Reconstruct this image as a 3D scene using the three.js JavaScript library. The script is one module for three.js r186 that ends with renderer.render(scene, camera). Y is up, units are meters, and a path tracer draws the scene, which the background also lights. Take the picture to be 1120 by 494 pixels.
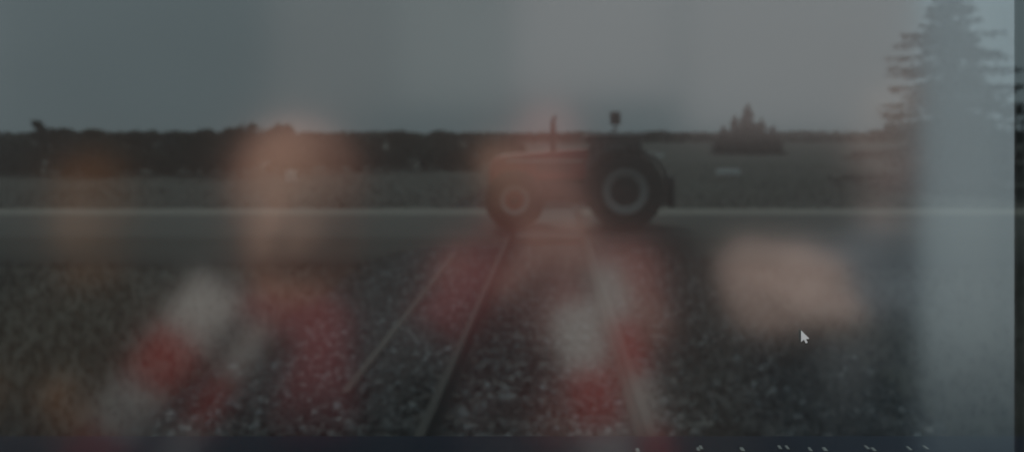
import * as THREE from 'three';
import { mergeGeometries, mergeVertices } from 'three/addons/utils/BufferGeometryUtils.js';
import { RoundedBoxGeometry } from 'three/addons/geometries/RoundedBoxGeometry.js';
import { MarchingCubes } from 'three/addons/objects/MarchingCubes.js';
import { ImprovedNoise } from 'three/addons/math/ImprovedNoise.js';

// ---------------------------------------------------------------- camera, sky, sun, exposure
const scene = new THREE.Scene();
const F = 1100, CX = 605, CY = 150, EYE = 1.83;            // lens in photo pixels; eye height over the rail heads
const camera = new THREE.PerspectiveCamera(2 * Math.atan(247 / F) * 180 / Math.PI, 1120 / 494, 0.02, 6000);
camera.position.set(0, EYE, 0);
camera.setViewOffset(1120, 494, 560 - CX, 247 - CY, 1120, 494);
camera.focus = 0.9;                                        // focused on the glass, as the photograph is
camera.userData.fStop = 5.6;

const EXPOSURE = 3.5, SUN = 1.5;
const nz = new ImprovedNoise();
{
  const W = 512, H = 256, d = new Float32Array(W * H * 4);
  for (let j = 0; j < H; j++) for (let i = 0; i < W; i++) {
    const el = ((j + 0.5) / H - 0.5) * Math.PI, az = (i + 0.5) / W * Math.PI * 2;
    const x = Math.cos(el) * Math.cos(az), y = Math.sin(el), z = Math.cos(el) * Math.sin(az);
    const n = nz.noise(x * 2.2 + 7, y * 5 + 3, z * 2.2) * 0.6 + nz.noise(x * 6, y * 13, z * 6 + 5) * 0.3 + nz.noise(x * 15, y * 30 + 9, z * 15) * 0.12;
    const l = 0.30 * (1 + 0.8 * Math.max(0, y)) * (1 + 0.14 * n);
    const k = (j * W + i) * 4;
    d[k] = l * 0.945; d[k + 1] = l * 1.0; d[k + 2] = l * 1.035; d[k + 3] = 1;
  }
  const t = new THREE.DataTexture(d, W, H, THREE.RGBAFormat, THREE.FloatType);
  t.mapping = THREE.EquirectangularReflectionMapping; t.magFilter = t.minFilter = THREE.LinearFilter; t.needsUpdate = true;
  scene.background = t; scene.environment = t;
}
const sun = new THREE.DirectionalLight(0xfff3e4, SUN);
sun.position.set(-12, 40, -46); sun.target.position.set(0, 0, 0);
sun.castShadow = true; sun.shadow.radius = 24; sun.shadow.mapSize.set(2048, 2048);
Object.assign(sun.shadow.camera, { left: -60, right: 60, top: 60, bottom: -60, near: 1, far: 260 });
scene.add(sun, sun.target);
const renderer = new THREE.WebGLRenderer({ antialias: true });
renderer.toneMapping = THREE.LinearToneMapping;
renderer.toneMappingExposure = EXPOSURE;
renderer.shadowMap.enabled = true;
renderer.setSize(1024, 451);

// ---------------------------------------------------------------- helpers
let seed = 20240;
const rnd = () => { seed = (seed * 1664525 + 1013904223) >>> 0; return seed / 4294967296; };
const rr = (a, b) => a + (b - a) * rnd();
const V = (x, y, z) => new THREE.Vector3(x, y, z);
const at = (px, py, D) => V((px - CX) / F * D, EYE + (CY - py) / F * D, -D);           // a photo pixel at a known distance
const names = {};
const numbered = (n) => { const k = names[n] = (names[n] ?? -1) + 1; return k ? n + '_' + String(k).padStart(3, '0') : n; };
const std = (r, g, b, rough = 0.85, more = {}) => new THREE.MeshStandardMaterial({ color: new THREE.Color().setRGB(r, g, b), roughness: rough, side: THREE.DoubleSide, ...more });
const phys = (r, g, b, more = {}) => new THREE.MeshPhysicalMaterial({ color: new THREE.Color().setRGB(r, g, b), side: THREE.DoubleSide, ...more });
function part(name, geo, m, parent) {
  const o = new THREE.Mesh(geo, m); o.name = name; o.castShadow = o.receiveShadow = true; parent.add(o); return o;
}
function tag(o, label, category, group, kind) {
  if (label) o.userData.label = label; if (category) o.userData.category = category;
  if (group) o.userData.group = group; if (kind) o.userData.kind = kind; return o;
}
function thing(name, label, category, p = V(0, 0, 0), group) {
  const g = new THREE.Group(); g.name = numbered(name); g.position.copy(p); scene.add(g); return tag(g, label, category, group);
}
function solo(name, geo, m, label, category, group, kind) {
  const o = part(numbered(name), geo, m, scene); return tag(o, label, category, group, kind);
}
const box = (x0, x1, y0, y1, z0, z1, r = 0) => {
  const g = r ? new RoundedBoxGeometry(x1 - x0, y1 - y0, z1 - z0, 2, r) : new THREE.BoxGeometry(x1 - x0, y1 - y0, z1 - z0);
  return g.translate((x0 + x1) / 2, (y0 + y1) / 2, (z0 + z1) / 2);
};
const tube = (pts, r, seg = 8) => new THREE.TubeGeometry(new THREE.CatmullRomCurve3(pts), Math.max(2, pts.length * 4), r, seg);
const bar = (a, b, r, seg = 8, r2 = r) => {
  const d = b.clone().sub(a), g = new THREE.CylinderGeometry(r2, r, d.length(), seg);
  return g.applyQuaternion(new THREE.Quaternion().setFromUnitVectors(V(0, 1, 0), d.clone().normalize())).translate((a.x + b.x) / 2, (a.y + b.y) / 2, (a.z + b.z) / 2);
};
const merge = (list) => mergeGeometries(list.map((g) => { const h = g.index ? g.toNonIndexed() : g; for (const k of Object.keys(h.attributes)) if (!['position', 'normal', 'uv'].includes(k)) h.deleteAttribute(k); if (!h.attributes.uv) h.setAttribute('uv', new THREE.BufferAttribute(new Float32Array(h.attributes.position.count * 2), 2)); return h; }));
function noiseMap(N, f) {                                  // tiling colour map from f(u, v, noise)
  const d = new Uint8Array(N * N * 4), tau = Math.PI * 2;
  const n4 = (u, v, s, o) => (nz.noise(Math.cos(u * tau) * s + o, Math.sin(u * tau) * s, Math.cos(v * tau) * s + Math.sin(v * tau) * s * 0.7) + nz.noise(Math.sin(v * tau) * s, Math.cos(u * tau) * s + o, Math.cos(v * tau) * s - Math.sin(u * tau) * s * 0.6)) * 0.7;
  for (let j = 0; j < N; j++) for (let i = 0; i < N; i++) {
    const c = f((o, s) => n4(i / N, j / N, s, o), rnd()), k = (j * N + i) * 4;
    for (let q = 0; q < 3; q++) d[k + q] = Math.max(0, Math.min(255, 255 * Math.pow(Math.max(0, c[q]), 1 / 2.2)));
    d[k + 3] = 255;
  }
  const t = new THREE.DataTexture(d, N, N); t.colorSpace = THREE.SRGBColorSpace; t.wrapS = t.wrapT = THREE.RepeatWrapping;
  t.magFilter = THREE.LinearFilter; t.minFilter = THREE.LinearMipmapLinearFilter; t.generateMipmaps = true; t.needsUpdate = true; return t;
}
const planarUV = (g, s = 1) => {
  const p = g.attributes.position, u = new Float32Array(p.count * 2);
  for (let i = 0; i < p.count; i++) { u[2 * i] = p.getX(i) * s; u[2 * i + 1] = p.getZ(i) * s; }
  g.setAttribute('uv', new THREE.BufferAttribute(u, 2)); return g;
};

// ---------------------------------------------------------------- ground, ballast bed, road
const GY = -0.5;                                            // field level, rail heads at 0
const soilMap = noiseMap(512, (n, r) => { const a = 0.5 + 0.5 * n(1, 1.6), b = 0.5 + 0.5 * n(9, 6), c = r; const l = 0.55 + 0.5 * b * 0.6 + 0.4 * c - 0.25 * a; return [(0.036 + 0.008 * a) * l, (0.037 + 0.004 * b) * l, 0.029 * l]; });
soilMap.repeat.set(1 / 14, 1 / 14);
const soil = std(1, 1, 1, 0.95, { map: soilMap });
{
  const xs = [], g = new THREE.PlaneGeometry(1, 1, 120, 120), p = g.attributes.position;
  for (let i = 0; i < p.count; i++) {
    const u = p.getX(i) * 2, v = p.getY(i) * 2, x = Math.sign(u) * Math.pow(Math.abs(u), 3) * 3500, z = -20 + Math.sign(v) * Math.pow(Math.abs(v), 3) * 3500;
    const near = Math.min(1, Math.max(0, (Math.abs(x) - 3) / 6));
    p.setXYZ(i, x, GY + near * 0.10 * nz.noise(x * 0.11, 4, z * 0.11), z);
  }
  g.computeVertexNormals(); planarUV(g);
  tag(part('ground', g, soil, scene), 'dull brown green field ground on both sides of the railway', 'ground', null, 'structure');
}
const TX = -0.108;                                          // middle of the track
const gravelMap = noiseMap(512, (n, r) => { const l = 0.35 + 1.1 * r * r + 0.25 * n(3, 9); return [0.088 * l, 0.088 * l, 0.09 * l]; });
gravelMap.repeat.set(1.3, 1.3);
const bedMat = std(1, 1, 1, 0.95, { map: gravelMap });
{
  const prof = [[-3.3, GY - 0.02], [-2.25, -0.2], [-1.6, -0.175], [1.6, -0.175], [2.25, -0.2], [3.3, GY - 0.02]], rows = 220, P = [], I = [];
  for (let j = 0; j <= rows; j++) { const z = 4 - 400 * Math.pow(j / rows, 1.8); for (const [x, y] of prof) P.push(TX + x, y, z); }
  for (let j = 0; j < rows; j++) for (let i = 0; i < 5; i++) { const a = j * 6 + i; I.push(a, a + 1, a + 6, a + 1, a + 7, a + 6); }
  const g = new THREE.BufferGeometry(); g.setAttribute('position', new THREE.Float32BufferAttribute(P, 3)); g.setIndex(I); g.computeVertexNormals(); planarUV(g);
  tag(part('ballast_bed', g, bedMat, scene), 'grey gravel bed of the railway track', 'ballast bed', null, 'structure');
}
// the level crossing: an asphalt road on a low bank, a pale gravel verge along its far side
const RZ0 = -18.6, RZ1 = -23.9, RZ2 = -25.9;
const roadMap = noiseMap(512, (n, r) => { const l = 0.7 + 0.35 * r + 0.3 * n(2, 4); return [0.03 * l, 0.031 * l, 0.027 * l]; });
roadMap.repeat.set(0.5, 0.5);
const vergeMap = noiseMap(512, (n, r) => { const l = 0.7 + 0.5 * r + 0.35 * n(5, 3); return [0.2 * l, 0.185 * l, 0.16 * l]; });
vergeMap.repeat.set(0.4, 0.4);
const roadMat = std(1, 1, 1, 0.85, { map: roadMap }), vergeMat = std(1, 1, 1, 0.95, { map: vergeMap });
const RAILX = [TX - 0.7175, TX + 0.7175];
{
  const ribs = (x0, x1, prof) => {
    const n = Math.max(1, Math.round(Math.abs(x1 - x0) / 1.5)), P = [], I = [], k = prof.length;
    for (let i = 0; i <= n; i++) { const x = x0 + (x1 - x0) * i / n; for (const [z, y, w = 0] of prof) P.push(x, y, z + w * nz.noise(x * 0.45, z, 2)); }
    for (let i = 0; i < n; i++) for (let j = 0; j + 1 < k; j++) { const a = i * k + j; I.push(a, a + 1, a + k, a + 1, a + k + 1, a + k); }
    const g = new THREE.BufferGeometry(); g.setAttribute('position', new THREE.Float32BufferAttribute(P, 3)); g.setIndex(I); g.computeVertexNormals(); return planarUV(g);
  };
  const profR = [[RZ0 + 0.7, GY - 0.1], [RZ0, -0.02, 0.1], [RZ1, -0.012, 0.1]], profV = [[RZ1 + 0.2, -0.02], [RZ1, 0.006, 0.12], [RZ2, 0.0, 0.35], [RZ2 - 0.9, GY - 0.1]];
  const L = RAILX[0] - 0.06, R = RAILX[1] + 0.06;
  tag(part('road', merge([ribs(-260, L, profR), ribs(R, 260, profR)]), roadMat, scene), 'dark asphalt country road crossing the railway', 'road', null, 'structure');
  tag(part('road_verge', merge([ribs(-260, L, profV), ribs(R, 260, profV)]), vergeMat, scene), 'pale gravel verge along the far side of the road', 'verge', null, 'structure');
}

// ---------------------------------------------------------------- the railway track
const railSteel = std(0.055, 0.05, 0.046, 0.9);
const concrete = [0.13, 0.16, 0.11].map((c) => std(c, c * 0.98, c * 0.94, 0.95));
{
  const track = thing('railway_track', 'single straight railway track running over the ballast to the crossing', 'railway track');
  const sh = new THREE.Shape([[-0.07, -0.15], [0.07, -0.15], [0.07, -0.138], [0.012, -0.122], [0.009, -0.05], [0.034, -0.036], [0.034, -0.006], [-0.034, -0.006], [-0.034, -0.036], [-0.009, -0.05], [-0.012, -0.122], [-0.07, -0.138]].map(([x, y]) => new THREE.Vector2(x, y)));
  for (const x of RAILX) {
    const rail = part('rail', new THREE.ExtrudeGeometry(sh, { depth: 330, bevelEnabled: false }).translate(x, 0, -326), railSteel, track);
    part('running_surface', box(x - 0.031, x + 0.031, -0.006, 0.0, -326, 4), railSteel, rail);
  }
  const sl = new RoundedBoxGeometry(2.5, 0.16, 0.24, 1, 0.02), clip = mergeGeometries([-0.7175, 0.7175].flatMap((x) => [-0.11, 0.11].map((d) => new THREE.BoxGeometry(0.06, 0.035, 0.11).translate(x + d, 0.095, 0))));
  for (let k = 0; k < 34; k++) {
    const z = -4.6 - k * 0.6; if (z < RZ0 - 0.3 && z > RZ2) continue;
    const s = part('sleeper', sl, concrete[k % 3], track); s.position.set(TX + rr(-0.02, 0.02), -0.232, z + rr(-0.02, 0.02)); s.rotation.y = rr(-0.008, 0.008);
    part('rail_clip', clip, railSteel, s).userData.kind = 'stuff';
  }
  const pm = [std(0.12, 0.118, 0.112, 0.9), std(0.1, 0.098, 0.095, 0.9)];
  for (let k = 0; k < 4; k++) { const z1 = RZ0 - 0.05 - k * 1.8; part('crossing_panel', box(RAILX[0] + 0.1, RAILX[1] - 0.1, -0.14, -0.006, z1 - 1.78, z1, 0.015), pm[k % 2], track); }
}
{ // the pale thin line left of the left rail
  const x = -1.585;
  const sh = new THREE.Shape([[-0.06, -0.175], [0.06, -0.175], [0.06, -0.16], [0.014, -0.145], [0.012, -0.075], [0.034, -0.06], [0.034, -0.03], [0.026, -0.022], [-0.026, -0.022], [-0.034, -0.03], [-0.034, -0.06], [-0.012, -0.075], [-0.014, -0.145], [-0.06, -0.16]].map(([a, b]) => new THREE.Vector2(a, b)));
  const g = new THREE.ExtrudeGeometry(sh, { depth: 9.2, bevelEnabled: false }).translate(0, -0.075, -9.2);
  const o = solo('spare_rail', g, std(0.07, 0.06, 0.052, 0.85), 'loose pale rail lying in the ballast beside the track', 'rail');
  o.position.set(x, 0, -7.6); o.rotation.y = 0.006;
}
function instanced(name, geo, m, list, label, category) {    // list of [matrix, colour]
  const o = new THREE.InstancedMesh(geo, m, list.length); o.name = name; o.castShadow = o.receiveShadow = true;
  list.forEach(([x, c], i) => { o.setMatrixAt(i, x); if (c) o.setColorAt(i, c); });
  scene.add(o); return tag(o, label, category, null, 'stuff');
}
const M4 = (p, q, s) => new THREE.Matrix4().compose(p, q, s);
const turn = () => new THREE.Quaternion().setFromEuler(new THREE.Euler(rr(0, 6.3), rr(0, 6.3), rr(0, 6.3)));
{
  const stone = new THREE.IcosahedronGeometry(0.5, 0), p = stone.attributes.position, seen = {};
  for (let i = 0; i < p.count; i++) { const k = [p.getX(i), p.getY(i), p.getZ(i)].map((v) => v.toFixed(3)).join(); const f = seen[k] ??= rr(0.72, 1.2); p.setXYZ(i, p.getX(i) * f, p.getY(i) * f, p.getZ(i) * f); }
  stone.computeVertexNormals();
  const list = [];
  const put = (x, z, s) => {
    const u = Math.abs(x - TX), y = u < 1.6 ? -0.175 : u < 2.25 ? -0.175 - 0.025 * (u - 1.6) / 0.65 : -0.2 - 0.3 * (u - 2.25) / 1.05;
    if (Math.abs(u - 0.7175) < 0.06 || (x > TX + 1.0 && rnd() < 0.8)) return;
    const inside = u < 0.66;
    const light = rnd(), l = light > 0.9 ? rr(0.24, 0.46) : light > 0.6 ? rr(0.1, 0.19) : rr(0.035, 0.09), w = rr(-0.06, 0.06);
    list.push([M4(V(x, y + s * rr(0.1, 0.55) + (inside ? 0.0 : 0.01), z), turn(), V(s * rr(0.8, 1.35), s * rr(0.6, 1), s * rr(0.8, 1.3))), new THREE.Color().setRGB(l * (1 + w), l, l * (1 - w * 0.6))]);
  };
  for (let i = 0; i < 52000; i++) { const z = -5.2 - 13.0 * Math.pow(rnd(), 1.25), x = TX + rr(-3.2, 3.2); put(x, z, rr(0.03, 0.068)); }
  for (let i = 0; i < 9000; i++) put(TX + rr(-3, 3), -27 - 45 * Math.pow(rnd(), 1.5), rr(0.05, 0.09));
  instanced('ballast', stone, std(1, 1, 1, 0.9), list, 'loose grey crushed stones between and beside the rails', 'ballast');
}
{ // grass on both sides
  const P = [], tuft = new THREE.BufferGeometry();
  for (let b = 0; b < 7; b++) { const a = rr(0, 6.28), l = rr(0.55, 1), w = 0.035, lx = Math.cos(a), lz = Math.sin(a), o = rr(0, 0.12), s = rr(0.15, 0.6);
    P.push(lx * o - lz * w, 0, lz * o + lx * w, lx * o + lz * w, 0, lz * o - lx * w, lx * (o + s * 0.45), l * 0.6, lz * (o + s * 0.45),
      lx * (o + s * 0.45) - lz * w * 0.6, l * 0.55, lz * (o + s * 0.45), lx * (o + s * 0.45) + lz * w * 0.6, l * 0.55, lz * (o + s * 0.45), lx * (o + s), l * rr(0.7, 1), lz * (o + s)); }
  tuft.setAttribute('position', new THREE.Float32BufferAttribute(P, 3)); tuft.computeVertexNormals();
  const list = [];
  const put = (x, z, s) => { const u = Math.abs(x - TX); if (u < (x > TX ? 1.0 : 2.5)) return; const n = nz.noise(x * 0.5, 3, z * 0.5), y = u < 2.25 ? -0.185 : u < 3.3 ? -0.2 - 0.3 * (u - 2.25) / 1.05 : GY;
    const d = rnd(); const c = d > 0.72 ? [0.042, 0.039, 0.029] : [0.022 + 0.008 * n, 0.025 + 0.005 * n, 0.018];
    list.push([M4(V(x, y - 0.02, z), new THREE.Quaternion().setFromAxisAngle(V(0, 1, 0), rr(0, 6.28)), V(s, s * rr(0.6, 1.1), s)), new THREE.Color().setRGB(...c)]); };
  for (let i = 0; i < 26000; i++) { const z = -4.6 - 13.6 * Math.pow(rnd(), 1.3), x = TX + (rnd() < 0.5 ? -1 : 1) * (1.0 + 11.5 * Math.pow(rnd(), 1.2)); put(x, z, rr(0.1, 0.26)); }
  for (let i = 0; i < 22000; i++) { const z = -26.8 - 60 * Math.pow(rnd(), 1.6); put(rr(-0.75, 0.75) * -z, z, rr(0.12, 0.3)); }
  instanced('grass', tuft, std(1, 1, 1, 0.95), list, 'rough dull grass on both sides of the track', 'grass');
}

// ---------------------------------------------------------------- trees
const barkMat = std(0.06, 0.05, 0.042, 0.95);
const leafMats = [std(0.045, 0.05, 0.035, 0.95), std(0.055, 0.055, 0.042, 0.95), std(0.038, 0.045, 0.04, 0.95)];
function leaves(points, s0, s1) {                            // a leaf-sized bent quad at each point
  const P = new Float32Array(points.length * 18), N = V(0, 0, 0), a = V(0, 0, 0), b = V(0, 0, 0); let k = 0;
  for (const p of points) {
    N.set(rr(-1, 1), rr(-1, 1), rr(-1, 1)).normalize(); a.set(rr(-1, 1), rr(-1, 1), rr(-1, 1)).cross(N).normalize(); b.crossVectors(N, a);
    const s = rr(s0, s1), w = s * rr(0.4, 0.75), q = [[-s, 0], [0, -w], [s, 0], [-s, 0], [s, 0], [0, w]];
    for (const [u, v] of q) { P[k++] = p.x + a.x * u + b.x * v; P[k++] = p.y + a.y * u + b.y * v; P[k++] = p.z + a.z * u + b.z * v; }
  }
  const g = new THREE.BufferGeometry(); g.setAttribute('position', new THREE.BufferAttribute(P, 3)); g.computeVertexNormals(); return g;
}
function broadTree(px, top, wpx, D, label, category, group, m, dens = 1) {
  const h = EYE + (CY - top) / F * D - GY, w = wpx / F * D, t = thing(category === 'bush' ? 'bush' : 'tree', label, category, V((px - CX) / F * D, GY, -D), group);
  const trunkH = h * 0.34, gs = [bar(V(0, -0.1, 0), V(rr(-0.1, 0.1), trunkH, 0), 0.035 * h + 0.03, 7, 0.02 * h + 0.02)], pts = [];
  const lobes = 9 + Math.round(w);
  for (let i = 0; i < lobes; i++) {
    const a = rr(0, 6.28), e = Math.pow(rnd(), 0.7), r = w * 0.5 * (1 - 0.45 * e) * rr(0.35, 1), c = V(Math.cos(a) * r, h * ((category === 'bush' ? 0.12 : 0.2) + 0.66 * e), Math.sin(a) * r * 0.7), R = rr(0.14, 0.26) * Math.min(w, h); c.y = Math.min(c.y, h - R * rr(0.25, 0.6));
    gs.push(bar(V(0, trunkH * rr(0.5, 0.98), 0), c, 0.016 * h, 5, 0.006 * h));
    for (let q = 0; q < 120 * dens; q++) { const d = V(rr(-1, 1), rr(-1, 1), rr(-1, 1)).normalize().multiplyScalar(R * Math.pow(rnd(), 0.4)); d.y *= 0.75; d.add(c); if (d.y > 0.05) pts.push(d); }
  }
  part('trunk', merge(gs), barkMat, t); part('crown', leaves(pts, 0.1, 0.24), m, t); return t;
}
const hedge = 'bushes and trees of the dark hedge beyond the road';
const HB = [ // px, top, width px, distance
  [-25, 138, 80, 62], [14, 141, 60, 66], [72, 134, 70, 63], [112, 127, 62, 60], [150, 139, 60, 66], [188, 142, 56, 64], [222, 137, 58, 62], [262, 128, 66, 60], [306, 131, 62, 64], [338, 140, 48, 67], [372, 142, 58, 70], [406, 146, 52, 72], [446, 139, 58, 76], [486, 134, 62, 74], [526, 137, 60, 78], [560, 146, 46, 84]];
HB.forEach(([px, top, w, D], i) => broadTree(px, top, w, D, top < 132 ? 'tall domed bush rising above the rest of the dark hedge' : top < 140 ? 'rounded bush of middle height in the dark hedge' : 'low bush in a dip of the dark hedge line', 'bush', hedge, leafMats[i % 3], 1.4));
for (let i = 0; i < 22; i++) broadTree(-30 + i * 28 + rr(-6, 6), rr(152, 162), 66, rr(57, 62) + i * 0.6, 'low dark bush at the foot of the hedge beyond the road', 'bush', 'low bushes at the foot of the hedge', leafMats[(i + 1) % 3], 1.2);
broadTree(42, 125, 22, 61, 'slender upright tree sticking out of the dark hedge', 'tree', null, leafMats[2], 1.2);

const needle = [std(0.022, 0.03, 0.03, 0.95), std(0.026, 0.034, 0.034, 0.95)];
function spruce(pos, h, r, label, m, o = {}) {
  const { tiers = 16, per = 9, group, base = 0.05, leaf = 0.12, dens = 26 } = o, t = thing('spruce_tree', label, 'tree', pos, group);
  const gs = [bar(V(0, -0.15, 0), V(0, h * 0.985, 0), 0.02 * h, 8, 0.01)], pts = [];
  for (let i = 0; i < tiers; i++) {
    const e = i / (tiers - 1), y = h * (base + (0.97 - base) * e);
    for (let k = 0; k < per; k++) {
      const a = k / per * 6.283 + i * 0.7 + rr(-0.25, 0.25), L = (r * (1 - e) ** 0.85 + 0.12) * rr(0.5, 1.15), droop = rr(0.12, 0.3) * (1 - e * 0.8), yy = y + rr(-0.5, 0.5) * h / tiers;
      const A = V(0, yy, 0), B = V(Math.cos(a) * L * 0.6, yy - droop * L * 0.6, Math.sin(a) * L * 0.6), C = V(Math.cos(a) * L, yy - droop * L * 0.75, Math.sin(a) * L);
      gs.push(bar(A, B, 0.012 + 0.006 * L, 4, 0.01), bar(B, C, 0.01, 4, 0.004));
      const n = Math.round(dens * L);
      for (let q = 0; q < n; q++) { const s = Math.pow(rnd(), 0.75), p = s < 0.6 ? A.clone().lerp(B, s / 0.6) : B.clone().lerp(C, (s - 0.6) / 0.4), sp = 0.26 * L * (1 - s * 0.75) + 0.05; p.x += rr(-sp, sp); p.z += rr(-sp, sp); p.y += -0.42 * rnd() * rnd() * (0.4 + L / r) + 0.04; pts.push(p); }
    }
  }
  part('trunk', merge(gs), barkMat, t); part('crown', leaves(pts, leaf * 0.6, leaf * 1.4), m, t); return t;
}
const farGround = (px, D) => V((px - CX) / F * D, GY, -D);
{ // clump of conifers far across the right field
  const D = 140, g = 'conifers of the far clump', H = (top, d = D) => EYE + (CY - top) / F * d - GY;
  spruce(farGround(818, D), H(114), 3.0, 'tall pointed spruce in the middle of the far conifer clump', needle[0], { tiers: 12, per: 8, leaf: 0.3, dens: 14 });
  for (const [px, top, r, d] of [[804, 127, 2.0, 142], [792, 138, 2.0, 139], [833, 131, 2.1, 143], [846, 139, 2.0, 138], [812, 134, 2.3, 136], [826, 136, 2.3, 137]])
    spruce(farGround(px, d), H(top, d), r, 'shorter conifer around the tall spruce of the far clump', needle[1], { tiers: 9, per: 8, leaf: 0.3, dens: 14, group: g });
}
spruce(farGround(1040, 44), 9.8, 4.9, 'large ragged spruce with drooping branches beside the field', needle[1], { tiers: 21, per: 9, leaf: 0.09, dens: 62, base: 0.06 });
{ // far low wood along the horizon
  const pts = [];
  for (let i = 0; i < 9000; i++) { const a = rr(-0.62, 0.62), D = rr(420, 520), x = a * D, h = 4.2 + 1.6 * nz.noise(x * 0.03, 1, 0) + 1.1 * nz.noise(x * 0.11, 5, 0); pts.push(V(x, GY + h * Math.pow(rnd(), 0.8), -D)); }
  solo('distant_wood', leaves(pts, 0.9, 1.7), std(0.05, 0.055, 0.045, 0.95), 'low far-off wood along the horizon', 'wood', null, 'stuff');
}

// ---------------------------------------------------------------- small things beside the road
{
  const p = farGround(673, 31), y = (py) => EYE + (CY - py) / F * 31 - GY, t = thing('track_sign', 'small square black sign on a thin post beyond the tractor', 'sign', p);
  part('post', bar(V(0, -0.1, 0), V(0, y(136) + 0.05, 0), 0.035, 10), std(0.12, 0.12, 0.125, 0.6, { metalness: 0.4 }), t);
  const pl = part('sign_plate', box(-0.16, 0.16, y(136), y(122), 0.035, 0.075, 0.012), std(0.012, 0.014, 0.014, 0.6), t);
  part('clamp', box(-0.06, 0.06, y(131), y(129.5), -0.05, 0.034), std(0.1, 0.1, 0.1, 0.5), pl);
}
{
  const b = solo('concrete_block', box(-0.72, 0.72, -0.1, 0.36, -0.25, 0.25, 0.05), std(0.72, 0.72, 0.7, 0.8), 'low white block at the edge of the right field', 'block');
  b.position.copy(farGround(797, 62)); b.rotation.y = 0.12;
  const c = solo('marker_stone', box(-0.25, 0.25, -0.1, 0.62, -0.16, 0.16, 0.05), std(0.62, 0.6, 0.55, 0.85), 'small pale marker stone in front of the dark hedge', 'stone');
  c.position.copy(farGround(318, 52));
}

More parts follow.
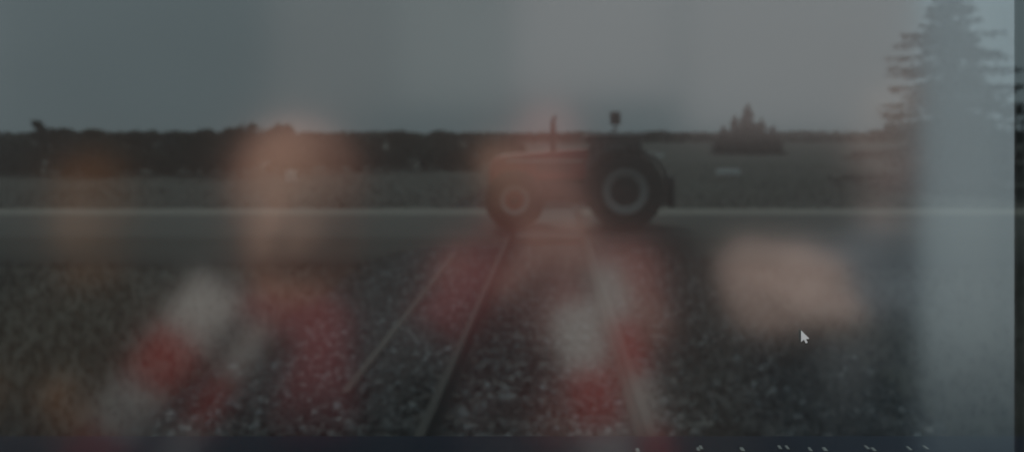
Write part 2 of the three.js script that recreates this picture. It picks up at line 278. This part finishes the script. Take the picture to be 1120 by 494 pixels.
// ---------------------------------------------------------------- the tractor, driving to the left over the crossing
const red = phys(0.34, 0.028, 0.022, { roughness: 0.45, clearcoat: 0.4, clearcoatRoughness: 0.35 }), darkMetal = std(0.035, 0.035, 0.038, 0.6, { metalness: 0.3 }), rubber = std(0.022, 0.022, 0.023, 0.9), rimMat = std(0.36, 0.34, 0.32, 0.6), rimDull = std(0.3, 0.3, 0.29, 0.7), cabMat = std(0.075, 0.073, 0.08, 0.6);
const paneMat = phys(0.35, 0.36, 0.38, { transmission: 1, roughness: 0.03, ior: 1.5, thickness: 0 });
{
  const t = thing('tractor', 'red farm tractor with dark cab driving over the level crossing', 'tractor', V(0, 0.0, -20.75));
  const rx = 1.42, fx = -0.76, rR = 0.77, fR = 0.59;
  function wheel(x, z, R, w, rimR, side) {
    const wh = new THREE.Group(); wh.name = 'wheel'; wh.position.set(x, R - 0.008, z); t.add(wh);
    const pr = [[rimR, -w * 0.42], [rimR + (R - rimR) * 0.35, -w * 0.5], [R * 0.93, -w * 0.47], [R * 0.965, -w * 0.3], [R * 0.965, w * 0.3], [R * 0.93, w * 0.47], [rimR + (R - rimR) * 0.35, w * 0.5], [rimR, w * 0.42]].map(([a, b]) => new THREE.Vector2(a, b));
    const gs = [new THREE.LatheGeometry(pr, 40).rotateX(Math.PI / 2)];
    const n = 22; for (let k = 0; k < n * 2; k++) { const s = k % 2 ? 1 : -1, b = new THREE.BoxGeometry(0.06, 0.1, w * 0.56).rotateY(s * 0.55).translate(0, R * 0.985 - 0.045, s * w * 0.24); gs.push(b.rotateZ((k + 0.0) / (n * 2) * Math.PI * 2)); }
    part('tyre', merge(gs), rubber, wh);
    const zo = side * w * 0.36, ring = new THREE.LatheGeometry([[rimR * 0.62, -0.01], [rimR * 0.7, 0.05], [rimR * 0.93, 0.07], [rimR * 1.02, 0.1], [rimR * 1.02, 0.0], [rimR * 0.93, 0.0]].map(([a, b]) => new THREE.Vector2(a, b)), 40).rotateX(side * Math.PI / 2).translate(0, 0, zo);
    part('rim', ring, R > 0.7 ? rimDull : rimMat, wh);
    part('wheel_disc', new THREE.CylinderGeometry(rimR * 0.66, rimR * 0.66, 0.05, 32).rotateX(Math.PI / 2).translate(0, 0, zo * 0.9), R > 0.7 ? darkMetal : red, wh);
    const nuts = [new THREE.CylinderGeometry(rimR * 0.2, rimR * 0.24, 0.16, 16).rotateX(Math.PI / 2).translate(0, 0, zo)];
    for (let k = 0; k < 8; k++) nuts.push(new THREE.CylinderGeometry(0.018, 0.018, 0.05, 6).rotateX(Math.PI / 2).translate(Math.cos(k * 0.785) * rimR * 0.38, Math.sin(k * 0.785) * rimR * 0.38, zo * 0.9 + side * 0.04));
    part('hub', merge(nuts), darkMetal, wh);
  }
  for (const s of [1, -1]) { wheel(rx, s * 0.8, rR, 0.44, 0.45, s); wheel(fx, s * 0.76, fR, 0.32, 0.29, s); }
  // chassis, engine, axles
  part('chassis', merge([box(-0.95, 1.6, 0.52, 0.78, -0.2, 0.2, 0.04), box(-0.55, 0.75, 0.7, 1.08, -0.24, 0.24, 0.05), box(1.1, 1.85, 0.6, 1.05, -0.3, 0.3, 0.05)]), darkMetal, t);
  part('front_axle', merge([bar(V(fx, fR, -0.7), V(fx, fR, 0.7), 0.07), box(fx - 0.12, fx + 0.12, fR - 0.05, 0.72, -0.16, 0.16, 0.03)]), darkMetal, t);
  part('rear_axle', bar(V(rx, rR, -0.75), V(rx, rR, 0.75), 0.13, 14), darkMetal, t);
  part('fuel_tank', box(0.3, 0.92, 0.5, 0.86, 0.34, 0.62, 0.06), darkMetal, t);
  // hood with rounded nose
  const hs = new THREE.Shape(); hs.moveTo(-1.22, 0.78); hs.lineTo(-1.25, 1.2); hs.quadraticCurveTo(-1.22, 1.38, -1.0, 1.42); hs.lineTo(0.68, 1.56); hs.lineTo(0.68, 1.02); hs.lineTo(-0.55, 1.0); hs.lineTo(-0.62, 0.78); hs.closePath();
  const hood = part('hood', new THREE.ExtrudeGeometry(hs, { depth: 0.56, bevelEnabled: true, bevelSize: 0.05, bevelThickness: 0.05, bevelSegments: 3 }).translate(0, 0, -0.28), red, t);
  for (let k = 0; k < 7; k++) part('vent_slat', box(-0.32 + k * 0.1, -0.27 + k * 0.1, 1.12, 1.3, 0.328, 0.337), darkMetal, hood);
  part('stripe', box(-0.95, 0.62, 1.335, 1.375, 0.328, 0.335), std(0.5, 0.5, 0.48, 0.6), hood);
  part('grille', box(-1.318, -1.29, 0.84, 1.18, -0.22, 0.22, 0.008), darkMetal, t);
  for (const s of [-0.17, 0.17]) part('headlight', box(-1.312, -1.26, 1.2, 1.29, s - 0.09, s + 0.09, 0.012), std(0.6, 0.6, 0.58, 0.2), t);
  const ex = part('exhaust', bar(V(0.0, 1.45, 0.2), V(0.0, 2.1, 0.2), 0.055, 14), darkMetal, t);
  part('exhaust_pipe', tube([V(0, 2.08, 0.2), V(0, 2.18, 0.2), V(0.05, 2.26, 0.2)], 0.035), darkMetal, ex);
  // cab
  const y0 = 1.0, y1 = 1.8, cw = 0.62;
  part('cab_base', merge([box(0.66, 1.72, 0.86, 1.3, -cw, cw, 0.04), box(0.7, 0.95, 0.55, 0.86, 0.3, 0.7, 0.02)]), cabMat, t);
  const posts = [[0.7, 0.84], [1.0, 1.02], [1.78, 1.74]];
  for (const s of [1, -1]) for (const [xb, xt] of posts) part('cab_post', bar(V(xb, 1.25, s * cw * 0.98), V(xt, y1, s * cw * 0.92), 0.04, 8), cabMat, t);
  const roof = part('cab_roof', box(0.68, 1.86, y1, y1 + 0.1, -0.68, 0.68, 0.045), std(0.09, 0.088, 0.095, 0.6), t);
  for (const s of [-0.42, 0.42]) part('work_light', box(0.63, 0.679, y1 + 0.015, y1 + 0.085, s - 0.08, s + 0.08, 0.01), std(0.5, 0.5, 0.48, 0.25), roof);
  const quad = (a, b, c, d) => { const g = new THREE.BufferGeometry(); g.setAttribute('position', new THREE.Float32BufferAttribute([a, b, c, a, c, d].flatMap((v) => [v.x, v.y, v.z]), 3)); g.computeVertexNormals(); return g; };
  for (const s of [1, -1]) { const z0 = s * cw * 0.98, z1 = s * cw * 0.92;
    part('side_window', quad(V(0.73, 1.31, z0), V(0.97, 1.31, z0), V(1.0, y1 - 0.01, z1), V(0.86, y1 - 0.01, z1)), paneMat, t);
    part('side_window', quad(V(1.03, 1.31, z0), V(1.75, 1.31, z0), V(1.72, y1 - 0.01, z1), V(1.05, y1 - 0.01, z1)), paneMat, t); }
  part('windscreen', quad(V(0.7, 1.31, -0.58), V(0.7, 1.31, 0.58), V(0.84, y1 - 0.01, 0.54), V(0.84, y1 - 0.01, -0.54)), paneMat, t);
  part('rear_window', quad(V(1.78, 1.31, -0.58), V(1.78, 1.31, 0.58), V(1.74, y1 - 0.01, 0.54), V(1.74, y1 - 0.01, -0.54)), paneMat, t);
  part('seat', merge([box(1.2, 1.62, 1.2, 1.36, -0.24, 0.24, 0.03), box(1.53, 1.65, 1.3, 1.72, -0.22, 0.22, 0.04)]), rubber, t);
  const sw = part('steering_wheel', new THREE.TorusGeometry(0.19, 0.018, 8, 24).rotateX(Math.PI / 2).rotateZ(0.5).translate(1.02, 1.5, 0), rubber, t);
  part('steering_column', bar(V(0.86, 1.28, 0), V(1.02, 1.49, 0), 0.03), darkMetal, sw);
  // rear mudguards, lamps, three point linkage
  for (const s of [1, -1]) {
    const arc = []; for (let k = 0; k <= 12; k++) { const a = 0.12 + k / 12 * 2.5; arc.push([Math.cos(a) * 0.89, Math.sin(a) * 0.89]); }
    const sh = new THREE.Shape(arc.map(([a, b]) => new THREE.Vector2(a, b)).concat(arc.slice().reverse().map(([a, b]) => new THREE.Vector2(a * 0.965, b * 0.965))));
    const m = part('mudguard', new THREE.ExtrudeGeometry(sh, { depth: 0.5, bevelEnabled: false }).translate(rx, rR, s > 0 ? 0.56 : -1.06), cabMat, t);
    part('tail_light', box(rx + 0.6, rx + 0.76, rR + 0.66, rR + 0.74, s * 1.0 - 0.06, s * 1.0 + 0.075, 0.015), std(0.75, 0.74, 0.7, 0.35), m);
  }
  part('linkage', merge([bar(V(1.8, 0.62, 0.3), V(2.4, 0.5, 0.42), 0.035), bar(V(1.8, 0.62, -0.3), V(2.4, 0.5, -0.42), 0.035), bar(V(1.8, 1.0, 0), V(2.4, 0.98, 0), 0.03), box(2.34, 2.46, 0.42, 1.05, -0.5, 0.5, 0.03)]), darkMetal, t);
  const mir = part('mirror_arm', tube([V(0.76, 1.6, 0.6), V(0.72, 1.66, 0.74), V(0.71, 1.62, 0.84)], 0.014), darkMetal, t);
  part('mirror', box(0.695, 0.725, 1.4, 1.63, 0.79, 0.92, 0.01), darkMetal, mir);
}

// ---------------------------------------------------------------- the open rail car that the photograph is taken from
const PZ = -0.8, FLOOR = 0.62, BACK = 1.7, HW = 1.95, TOP = 1.98;
const mirrored = (px, py, D) => { const p = at(px, py, D); p.z = 2 * PZ - p.z; return p; };        // where a thing stands whose reflection shows at that pixel
const glass = phys(0.077, 0.098, 0.102, { transmission: 1, thickness: 0, ior: 2.33, roughness: 0.128 });
const PX = (1117 - CX) / F * -PZ;                            // right window post
{
  const car = thing('rail_car', 'open rail car with tinted reflecting windscreen that looks along the track', 'rail car', V(0, 0, 0));
  const navy = phys(0.016, 0.026, 0.05, { roughness: 0.9, specularIntensity: 0.15 }), wallDark = std(0.03, 0.031, 0.032, 0.85), wallPale = std(0.32, 0.295, 0.305, 0.8), wallGrey = std(0.125, 0.112, 0.11, 0.8), wallMid = std(0.18, 0.182, 0.182, 0.8), black = std(0.05, 0.052, 0.052, 0.6);
  const pane = (x0, x1, y0, y1) => part('windscreen_pane', new THREE.PlaneGeometry(x1 - x0, y1 - y0).translate((x0 + x1) / 2, (y0 + y1) / 2, PZ), glass, car);
  pane(-HW, PX + 0.004, 1.3, TOP); pane(PX + 0.066, HW, 1.3, TOP);
  part('window_post', box(PX, PX + 0.07, 1.3, TOP, PZ + 0.004, PZ + 0.014, 0.004), black, car);
  part('window_post', box(-HW - 0.06, -HW + 0.02, 1.3, TOP, PZ + 0.004, PZ + 0.05, 0.006), black, car);
  part('window_post', box(HW - 0.02, HW + 0.06, 1.3, TOP, PZ + 0.004, PZ + 0.05, 0.006), black, car);
  part('top_rail', box(-HW - 0.06, HW + 0.06, TOP, TOP + 0.06, PZ - 0.03, PZ + 0.05, 0.006), black, car);
  const D = 1.0, cowlTop = EYE + (CY - 475) / F * D;
  const cowl = part('cowl', box(-HW, HW, cowlTop - 0.05, cowlTop, -D, PZ - 0.006, 0.006), navy, car);
  const mark = std(0.4, 0.4, 0.4, 0.7);
  for (const [px, py, w] of [[697, 491, 4], [763, 490, 3], [766, 488, 3], [811, 490, 4], [852, 488, 3], [860, 488, 3], [885, 490, 3], [901, 490, 4], [947, 488, 3], [954, 490, 3], [993, 489, 3], [1011, 488, 3]]) {
    const Dl = (EYE - cowlTop) * F / (py - CY), x = (px - CX) / F * Dl, ww = w / F * Dl; part('letter_stroke', box(x - ww / 2, x + ww / 2, cowlTop, cowlTop + 0.001, -Dl, -Dl + 0.011), mark, cowl);
  }
  part('front_wall', box(-HW, HW, FLOOR, 1.3, PZ - 0.06, PZ - 0.004, 0.01), navy, car);
  part('car_floor', box(-HW, HW, FLOOR - 0.1, FLOOR, PZ, BACK + 0.08), wallDark, car);
  for (const s of [-1, 1]) part('side_wall', box(s > 0 ? HW : -HW - 0.06, s > 0 ? HW + 0.06 : -HW, FLOOR - 0.1, 1.6, PZ, BACK + 0.08), wallDark, car);
  // rear wall: dark boards, paler panels in its upper middle
  const wx = (px) => (px - CX) / F * (BACK - 2 * PZ), wy = (py) => EYE + (CY - py) / F * (BACK - 2 * PZ);
  part('rear_wall', box(-HW - 0.06, HW + 0.06, FLOOR - 0.1, 2.75, BACK, BACK + 0.07), wallDark, car);
  const pale = (x0, x1, y0, y1, wallPaint = wallPale) => part('wall_panel', box(wx(x0), wx(x1), wy(y0), wy(y1), BACK - 0.02, BACK - 0.001, 0.006), wallPaint, car);
  pale(296, 425, 130, -60, wallGrey); pale(430, 556, 120, -60, wallMid); pale(560, 740, 110, -60); pale(746, 1090, 148, -60);
  for (const s of [-1, 1]) for (const z of [0, 1.2]) { // road wheels of the car on the rails
    part('rail_wheel', new THREE.CylinderGeometry(0.25, 0.25, 0.11, 24).rotateZ(Math.PI / 2).translate(TX + s * 0.73, 0.252, z), darkMetal, car);
  }
  // curtain on a rod beside the windscreen, at the right
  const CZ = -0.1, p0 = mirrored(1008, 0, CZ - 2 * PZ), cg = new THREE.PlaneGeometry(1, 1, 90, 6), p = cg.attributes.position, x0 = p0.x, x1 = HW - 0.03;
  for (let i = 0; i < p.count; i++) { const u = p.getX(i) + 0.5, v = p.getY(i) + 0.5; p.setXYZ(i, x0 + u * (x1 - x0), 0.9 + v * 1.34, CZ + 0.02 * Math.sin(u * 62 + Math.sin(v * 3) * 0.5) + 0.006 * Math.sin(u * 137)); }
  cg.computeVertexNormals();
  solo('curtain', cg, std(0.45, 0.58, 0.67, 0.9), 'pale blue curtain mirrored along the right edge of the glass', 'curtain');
  const rod = part('curtain_rod', bar(V(x0 - 0.05, 2.25, CZ), V(HW + 0.04, 2.25, CZ), 0.012), black, car);
  part('rod_post', bar(V(HW + 0.03, 1.6, CZ), V(HW + 0.03, 2.25, CZ), 0.015), black, rod);
}
{ // pointer-shaped mark on the glass
  const D = -PZ - 0.003, a = at(876.5, 361, D), k = D / F, sh = new THREE.Shape([[0, 0], [0, -12.5], [3, -10], [5, -14], [7, -13], [5.2, -9.4], [9, -9]].map(([x, y]) => new THREE.Vector2(x * k, y * k)));
  const o = solo('arrow_mark', new THREE.ExtrudeGeometry(sh, { depth: 0.0008, bevelEnabled: false }), std(0.55, 0.55, 0.54, 0.7), 'small white arrow pointer on the dark glass', 'arrow'); o.position.copy(a);
}

// ---------------------------------------------------------------- people in the car, mirrored in the glass
function march(sdf, c, half, N) {
  const mc = new MarchingCubes(N, new THREE.MeshBasicMaterial(), false, false, 120000), H = N / 2; let k = 0;
  for (let z = 0; z < N; z++) for (let y = 0; y < N; y++) for (let x = 0; x < N; x++) mc.field[k++] = -sdf(c.x + (x - H) / H * half, c.y + (y - H) / H * half, c.z + (z - H) / H * half);
  mc.isolation = 0; mc.update();
  const n = mc.count, g = new THREE.BufferGeometry(), P = mc.positionArray.slice(0, n * 3);
  for (let i = 0; i < n; i++) { P[3 * i] = P[3 * i] * half + c.x; P[3 * i + 1] = P[3 * i + 1] * half + c.y; P[3 * i + 2] = P[3 * i + 2] * half + c.z; }
  g.setAttribute('position', new THREE.BufferAttribute(P, 3)); g.computeVertexNormals(); return g;
}
const cap = (a, b, ra, rb) => { const dx = b.x - a.x, dy = b.y - a.y, dz = b.z - a.z, L = dx * dx + dy * dy + dz * dz || 1e-9;
  return (x, y, z) => { const t = Math.max(0, Math.min(1, ((x - a.x) * dx + (y - a.y) * dy + (z - a.z) * dz) / L)); return Math.hypot(x - a.x - dx * t, y - a.y - dy * t, z - a.z - dz * t) - ra - (rb - ra) * t; }; };
const ell = (c, a, b, d) => (x, y, z) => { const u = (x - c.x) / a, v = (y - c.y) / b, w = (z - c.z) / d; return (Math.hypot(u, v, w) - 1) * Math.min(a, b, d); };
const blend = (list, k) => (x, y, z) => { let m = 1e3; for (const f of list) { const d = f(x, y, z), h = Math.max(0, Math.min(1, 0.5 + 0.5 * (m - d) / k)); m = m + (d - m) * h - k * h * (1 - h); } return m; };
const off = (p, x, y, z) => V(p.x + x, p.y + y, p.z + z);
function handBones(w, dir, palmUp, curl, s) {                 // w wrist, dir along the hand, s the thumb's side
  const f = dir.clone().normalize(), up = palmUp.clone().sub(f.clone().multiplyScalar(palmUp.dot(f))).normalize(), sd = f.clone().cross(up).multiplyScalar(s), L = [], go = (a, ...q) => { const p = a.clone(); p.addScaledVector(f, q[0]).addScaledVector(sd, q[1]).addScaledVector(up, q[2]); return p; };
  L.push(cap(w, go(w, 0.05, 0, 0), 0.028, 0.034), cap(go(w, 0.04, -0.022, 0), go(w, 0.085, -0.026, 0), 0.02, 0.015), cap(go(w, 0.04, 0.02, 0), go(w, 0.09, 0.024, 0), 0.022, 0.016));
  [[-0.03, 0.058], [-0.01, 0.075], [0.01, 0.08], [0.03, 0.072]].forEach(([o, l]) => { const k0 = go(w, 0.088, o, 0), k1 = go(w, 0.088 + l * 0.5 * Math.cos(curl), o * 1.1, l * 0.5 * Math.sin(curl)), k2 = go(w, 0.088 + l * 0.5 * Math.cos(curl) + l * 0.5 * Math.cos(2.1 * curl), o * 1.1, l * 0.5 * Math.sin(curl) + l * 0.5 * Math.sin(2.1 * curl)); L.push(cap(k0, k1, 0.0105, 0.0095), cap(k1, k2, 0.0095, 0.008)); });
  const t0 = go(w, 0.03, 0.035, 0), t1 = go(w, 0.065, 0.06, 0.012), t2 = go(w, 0.09, 0.06, 0.03); L.push(cap(t0, t1, 0.015, 0.011), cap(t1, t2, 0.011, 0.009)); return L;
}
function person(label, head, o) {
  const t = thing('person', label, 'person', V(0, 0, 0)), H = head, bones = [], shirt = [], legs = [];
  const neck = off(H, 0, -0.15, 0.03), chest = off(H, 0, -0.36, 0.05), hip = V(H.x, FLOOR + 0.5, H.z + 0.08), sh = [-1, 1].map((s) => off(H, s * 0.185, -0.265, 0.045));
  bones.push(cap(off(H, 0, -0.08, 0.02), neck, 0.055, 0.06));
  shirt.push(cap(off(neck, 0, -0.06, 0), chest, 0.09, 0.15), cap(off(chest, -0.06, 0, 0), off(hip, -0.07, 0.06, 0), 0.14, 0.13), cap(off(chest, 0.06, 0, 0), off(hip, 0.07, 0.06, 0), 0.14, 0.13), cap(sh[0], sh[1], 0.075, 0.075));
  const hands = [], sleeves = [], ends = [o.left, o.right];
  [-1, 1].forEach((s, i) => {
    const e = ends[i] ?? off(hip, s * 0.14, 0.12, -0.34), S = sh[i], mid = S.clone().lerp(e, 0.5), d = S.distanceTo(e), sag = Math.sqrt(Math.max(0.0004, 0.29 ** 2 - d * d / 4)), sd = (o.sag && o.sag[i]) ?? [s * 0.55, -0.83, 0], el = off(mid, sag * sd[0], sag * sd[1], sag * sd[2]);
    const slv = [cap(S, el, 0.068, 0.052), ...(o.bare ? [] : [cap(el, e.clone().lerp(el, 0.12), 0.05, 0.038)])]; if (o.sleeve && o.sleeve[i]) sleeves.push([slv, o.sleeve[i], mid]); else shirt.push(...slv); bones.push(cap(S, el, 0.05, 0.036), cap(el, e, 0.036, 0.026));
    const dir = (o.dirs && o.dirs[i]) ?? e.clone().sub(el); hands.push([e, blend(handBones(e, dir, (o.ups && o.ups[i]) ?? V(0, 1, -0.3), o.curl ?? 0.7, s), 0.012)]);
    const kn = off(hip, s * 0.12, 0.03, -0.43), an = V(kn.x, FLOOR + 0.09, kn.z - 0.02);
    legs.push(cap(off(hip, s * 0.09, 0, 0), kn, 0.095, 0.068), cap(kn, an, 0.065, 0.048)); bones.push(cap(an, V(an.x, FLOOR + 0.05, an.z - 0.16), 0.045, 0.042));
  });
  const headF = blend([ell(off(H, 0, 0.03, 0.015), 0.076, 0.092, 0.095), ell(off(H, 0, -0.045, -0.012), 0.062, 0.072, 0.07), cap(off(H, 0, 0.0, -0.085), off(H, 0, -0.035, -0.105), 0.008, 0.016), ell(off(H, -0.078, -0.005, 0.02), 0.012, 0.032, 0.02), ell(off(H, 0.078, -0.005, 0.02), 0.012, 0.032, 0.02), cap(off(H, -0.022, -0.072, -0.074), off(H, 0.022, -0.072, -0.074), 0.009, 0.009), cap(off(H, 0, -0.06, 0.03), off(H, 0, -0.14, 0.035), 0.055, 0.056)], 0.02);
  const bodyF = blend([...bones, ...shirt.map((f) => (x, y, z) => f(x, y, z) + 0.014), ...legs.map((f) => (x, y, z) => f(x, y, z) + 0.014)], 0.04);
  const c = V(H.x, (H.y + FLOOR) / 2, H.z - 0.15), gs = [march(bodyF, c, 0.86, 84), march(headF, H, 0.17, 56)];
  for (const [e, f] of hands) gs.push(march(f, e, 0.19, 60));
  const body = part('body', merge(gs), o.skin, t);
  part('shirt', march(blend(shirt, 0.045), off(c, 0, 0.15, 0), 0.8, 80), o.shirt, t);
  for (const [f, m, p] of sleeves) part('sleeve', march(blend(f, 0.04), p, 0.5, 72), m, t);
  if (o.scarf) part('scarf', march(blend([cap(off(neck, -0.05, -0.03, -0.05), off(neck, 0.06, -0.04, -0.06), 0.04, 0.04), cap(off(neck, 0.07, -0.05, -0.07), off(H, 0.075, -0.3, -0.15), 0.035, 0.062)], 0.03), chest, 0.4, 64), o.scarf, t);
  part('trousers', march((x, y, z) => blend(legs, 0.03)(x, y, z), off(c, 0, -0.3, 0), 0.62, 60), o.trousers, t);
  const hs = o.hairSize ?? 1, hairF = ell(off(H, 0, 0.034, 0.022), 0.087 * hs, 0.098 * hs, 0.104 * hs), cut = (x, y, z) => { const u = z - H.z, v = y - H.y; return Math.max(hairF(x, y, z), -(v - 0.075 + 0.9 * Math.min(0, u - 0.0) * -1 - 0.75 * Math.max(0, u))); };
  part('hair', march(o.longHair ? blend([ell(off(H, 0, 0.02, 0.045), 0.112, 0.12, 0.1), ell(off(H, 0, -0.08, 0.065), 0.1, 0.1, 0.07)], 0.03) : cut, H, 0.21, 60), o.hair, t);
  for (const s of [-1, 1]) { const eye = part('eye', new THREE.SphereGeometry(0.012, 12, 8).translate(H.x + s * 0.031, H.y + 0.002, H.z - 0.066), std(0.55, 0.52, 0.5, 0.4), t); part('iris', new THREE.SphereGeometry(0.006, 8, 6).translate(H.x + s * 0.031, H.y + 0.002, H.z - 0.0745), std(0.03, 0.02, 0.015, 0.3), eye); }
  // the seat under the person
  const st = thing('car_seat', o.seat, 'seat', V(hip.x, FLOOR, hip.z));
  const fab = std(0.04, 0.045, 0.06, 0.9);
  part('cushion', box(-0.24, 0.24, 0.3, 0.4, -0.3, 0.2, 0.03), fab, st); part('backrest', box(-0.24, 0.24, 0.4, 0.8, 0.2, 0.28, 0.03), fab, st);
  for (const [x, z] of [[-0.2, -0.25], [0.2, -0.25], [-0.2, 0.16], [0.2, 0.16]]) part('leg', bar(V(x, 0, z), V(x, 0.3, z), 0.02), darkMetal, st);
}
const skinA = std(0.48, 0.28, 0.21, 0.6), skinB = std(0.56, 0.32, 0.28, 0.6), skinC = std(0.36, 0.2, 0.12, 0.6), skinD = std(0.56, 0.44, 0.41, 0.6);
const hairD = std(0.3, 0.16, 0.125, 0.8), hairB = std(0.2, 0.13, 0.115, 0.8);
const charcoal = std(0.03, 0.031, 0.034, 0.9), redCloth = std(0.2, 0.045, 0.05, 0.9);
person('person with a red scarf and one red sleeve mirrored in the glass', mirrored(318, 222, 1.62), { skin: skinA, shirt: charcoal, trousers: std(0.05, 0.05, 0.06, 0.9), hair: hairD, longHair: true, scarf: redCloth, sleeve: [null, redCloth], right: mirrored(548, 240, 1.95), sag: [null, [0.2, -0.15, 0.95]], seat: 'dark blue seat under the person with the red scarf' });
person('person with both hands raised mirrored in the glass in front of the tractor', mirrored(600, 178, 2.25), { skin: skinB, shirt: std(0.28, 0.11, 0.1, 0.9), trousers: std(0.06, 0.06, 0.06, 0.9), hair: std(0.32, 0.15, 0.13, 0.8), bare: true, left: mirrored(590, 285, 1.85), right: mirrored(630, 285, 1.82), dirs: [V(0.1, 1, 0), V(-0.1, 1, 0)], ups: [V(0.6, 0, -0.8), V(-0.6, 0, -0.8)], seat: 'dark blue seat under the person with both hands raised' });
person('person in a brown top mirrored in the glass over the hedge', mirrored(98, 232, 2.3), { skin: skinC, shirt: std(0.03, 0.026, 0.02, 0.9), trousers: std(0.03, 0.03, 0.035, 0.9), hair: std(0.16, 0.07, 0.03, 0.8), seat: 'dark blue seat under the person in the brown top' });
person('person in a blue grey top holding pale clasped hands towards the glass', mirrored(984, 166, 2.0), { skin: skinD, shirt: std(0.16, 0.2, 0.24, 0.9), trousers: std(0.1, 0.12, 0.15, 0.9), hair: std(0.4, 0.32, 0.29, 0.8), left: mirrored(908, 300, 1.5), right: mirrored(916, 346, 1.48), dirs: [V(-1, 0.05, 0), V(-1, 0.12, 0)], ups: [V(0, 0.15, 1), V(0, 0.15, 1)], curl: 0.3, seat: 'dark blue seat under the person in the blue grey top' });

// red and white striped boards, mirrored low in the glass
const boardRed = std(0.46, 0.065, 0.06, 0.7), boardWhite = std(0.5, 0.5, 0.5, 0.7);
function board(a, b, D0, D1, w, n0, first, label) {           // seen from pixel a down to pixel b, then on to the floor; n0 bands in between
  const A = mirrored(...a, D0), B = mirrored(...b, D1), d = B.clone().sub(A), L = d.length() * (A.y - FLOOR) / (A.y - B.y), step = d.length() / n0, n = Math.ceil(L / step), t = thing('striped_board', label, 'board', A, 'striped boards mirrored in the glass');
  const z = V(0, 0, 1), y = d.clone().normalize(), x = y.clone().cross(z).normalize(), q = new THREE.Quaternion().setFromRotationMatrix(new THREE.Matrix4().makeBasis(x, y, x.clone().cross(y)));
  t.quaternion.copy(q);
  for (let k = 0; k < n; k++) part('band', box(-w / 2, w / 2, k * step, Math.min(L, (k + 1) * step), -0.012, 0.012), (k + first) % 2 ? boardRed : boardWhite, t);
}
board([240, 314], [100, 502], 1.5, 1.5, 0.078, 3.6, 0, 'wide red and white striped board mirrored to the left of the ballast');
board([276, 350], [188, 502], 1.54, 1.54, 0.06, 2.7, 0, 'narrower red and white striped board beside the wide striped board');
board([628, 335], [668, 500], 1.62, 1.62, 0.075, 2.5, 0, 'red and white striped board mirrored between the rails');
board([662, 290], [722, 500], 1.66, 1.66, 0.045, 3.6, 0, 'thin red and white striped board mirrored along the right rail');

renderer.render(scene, camera);
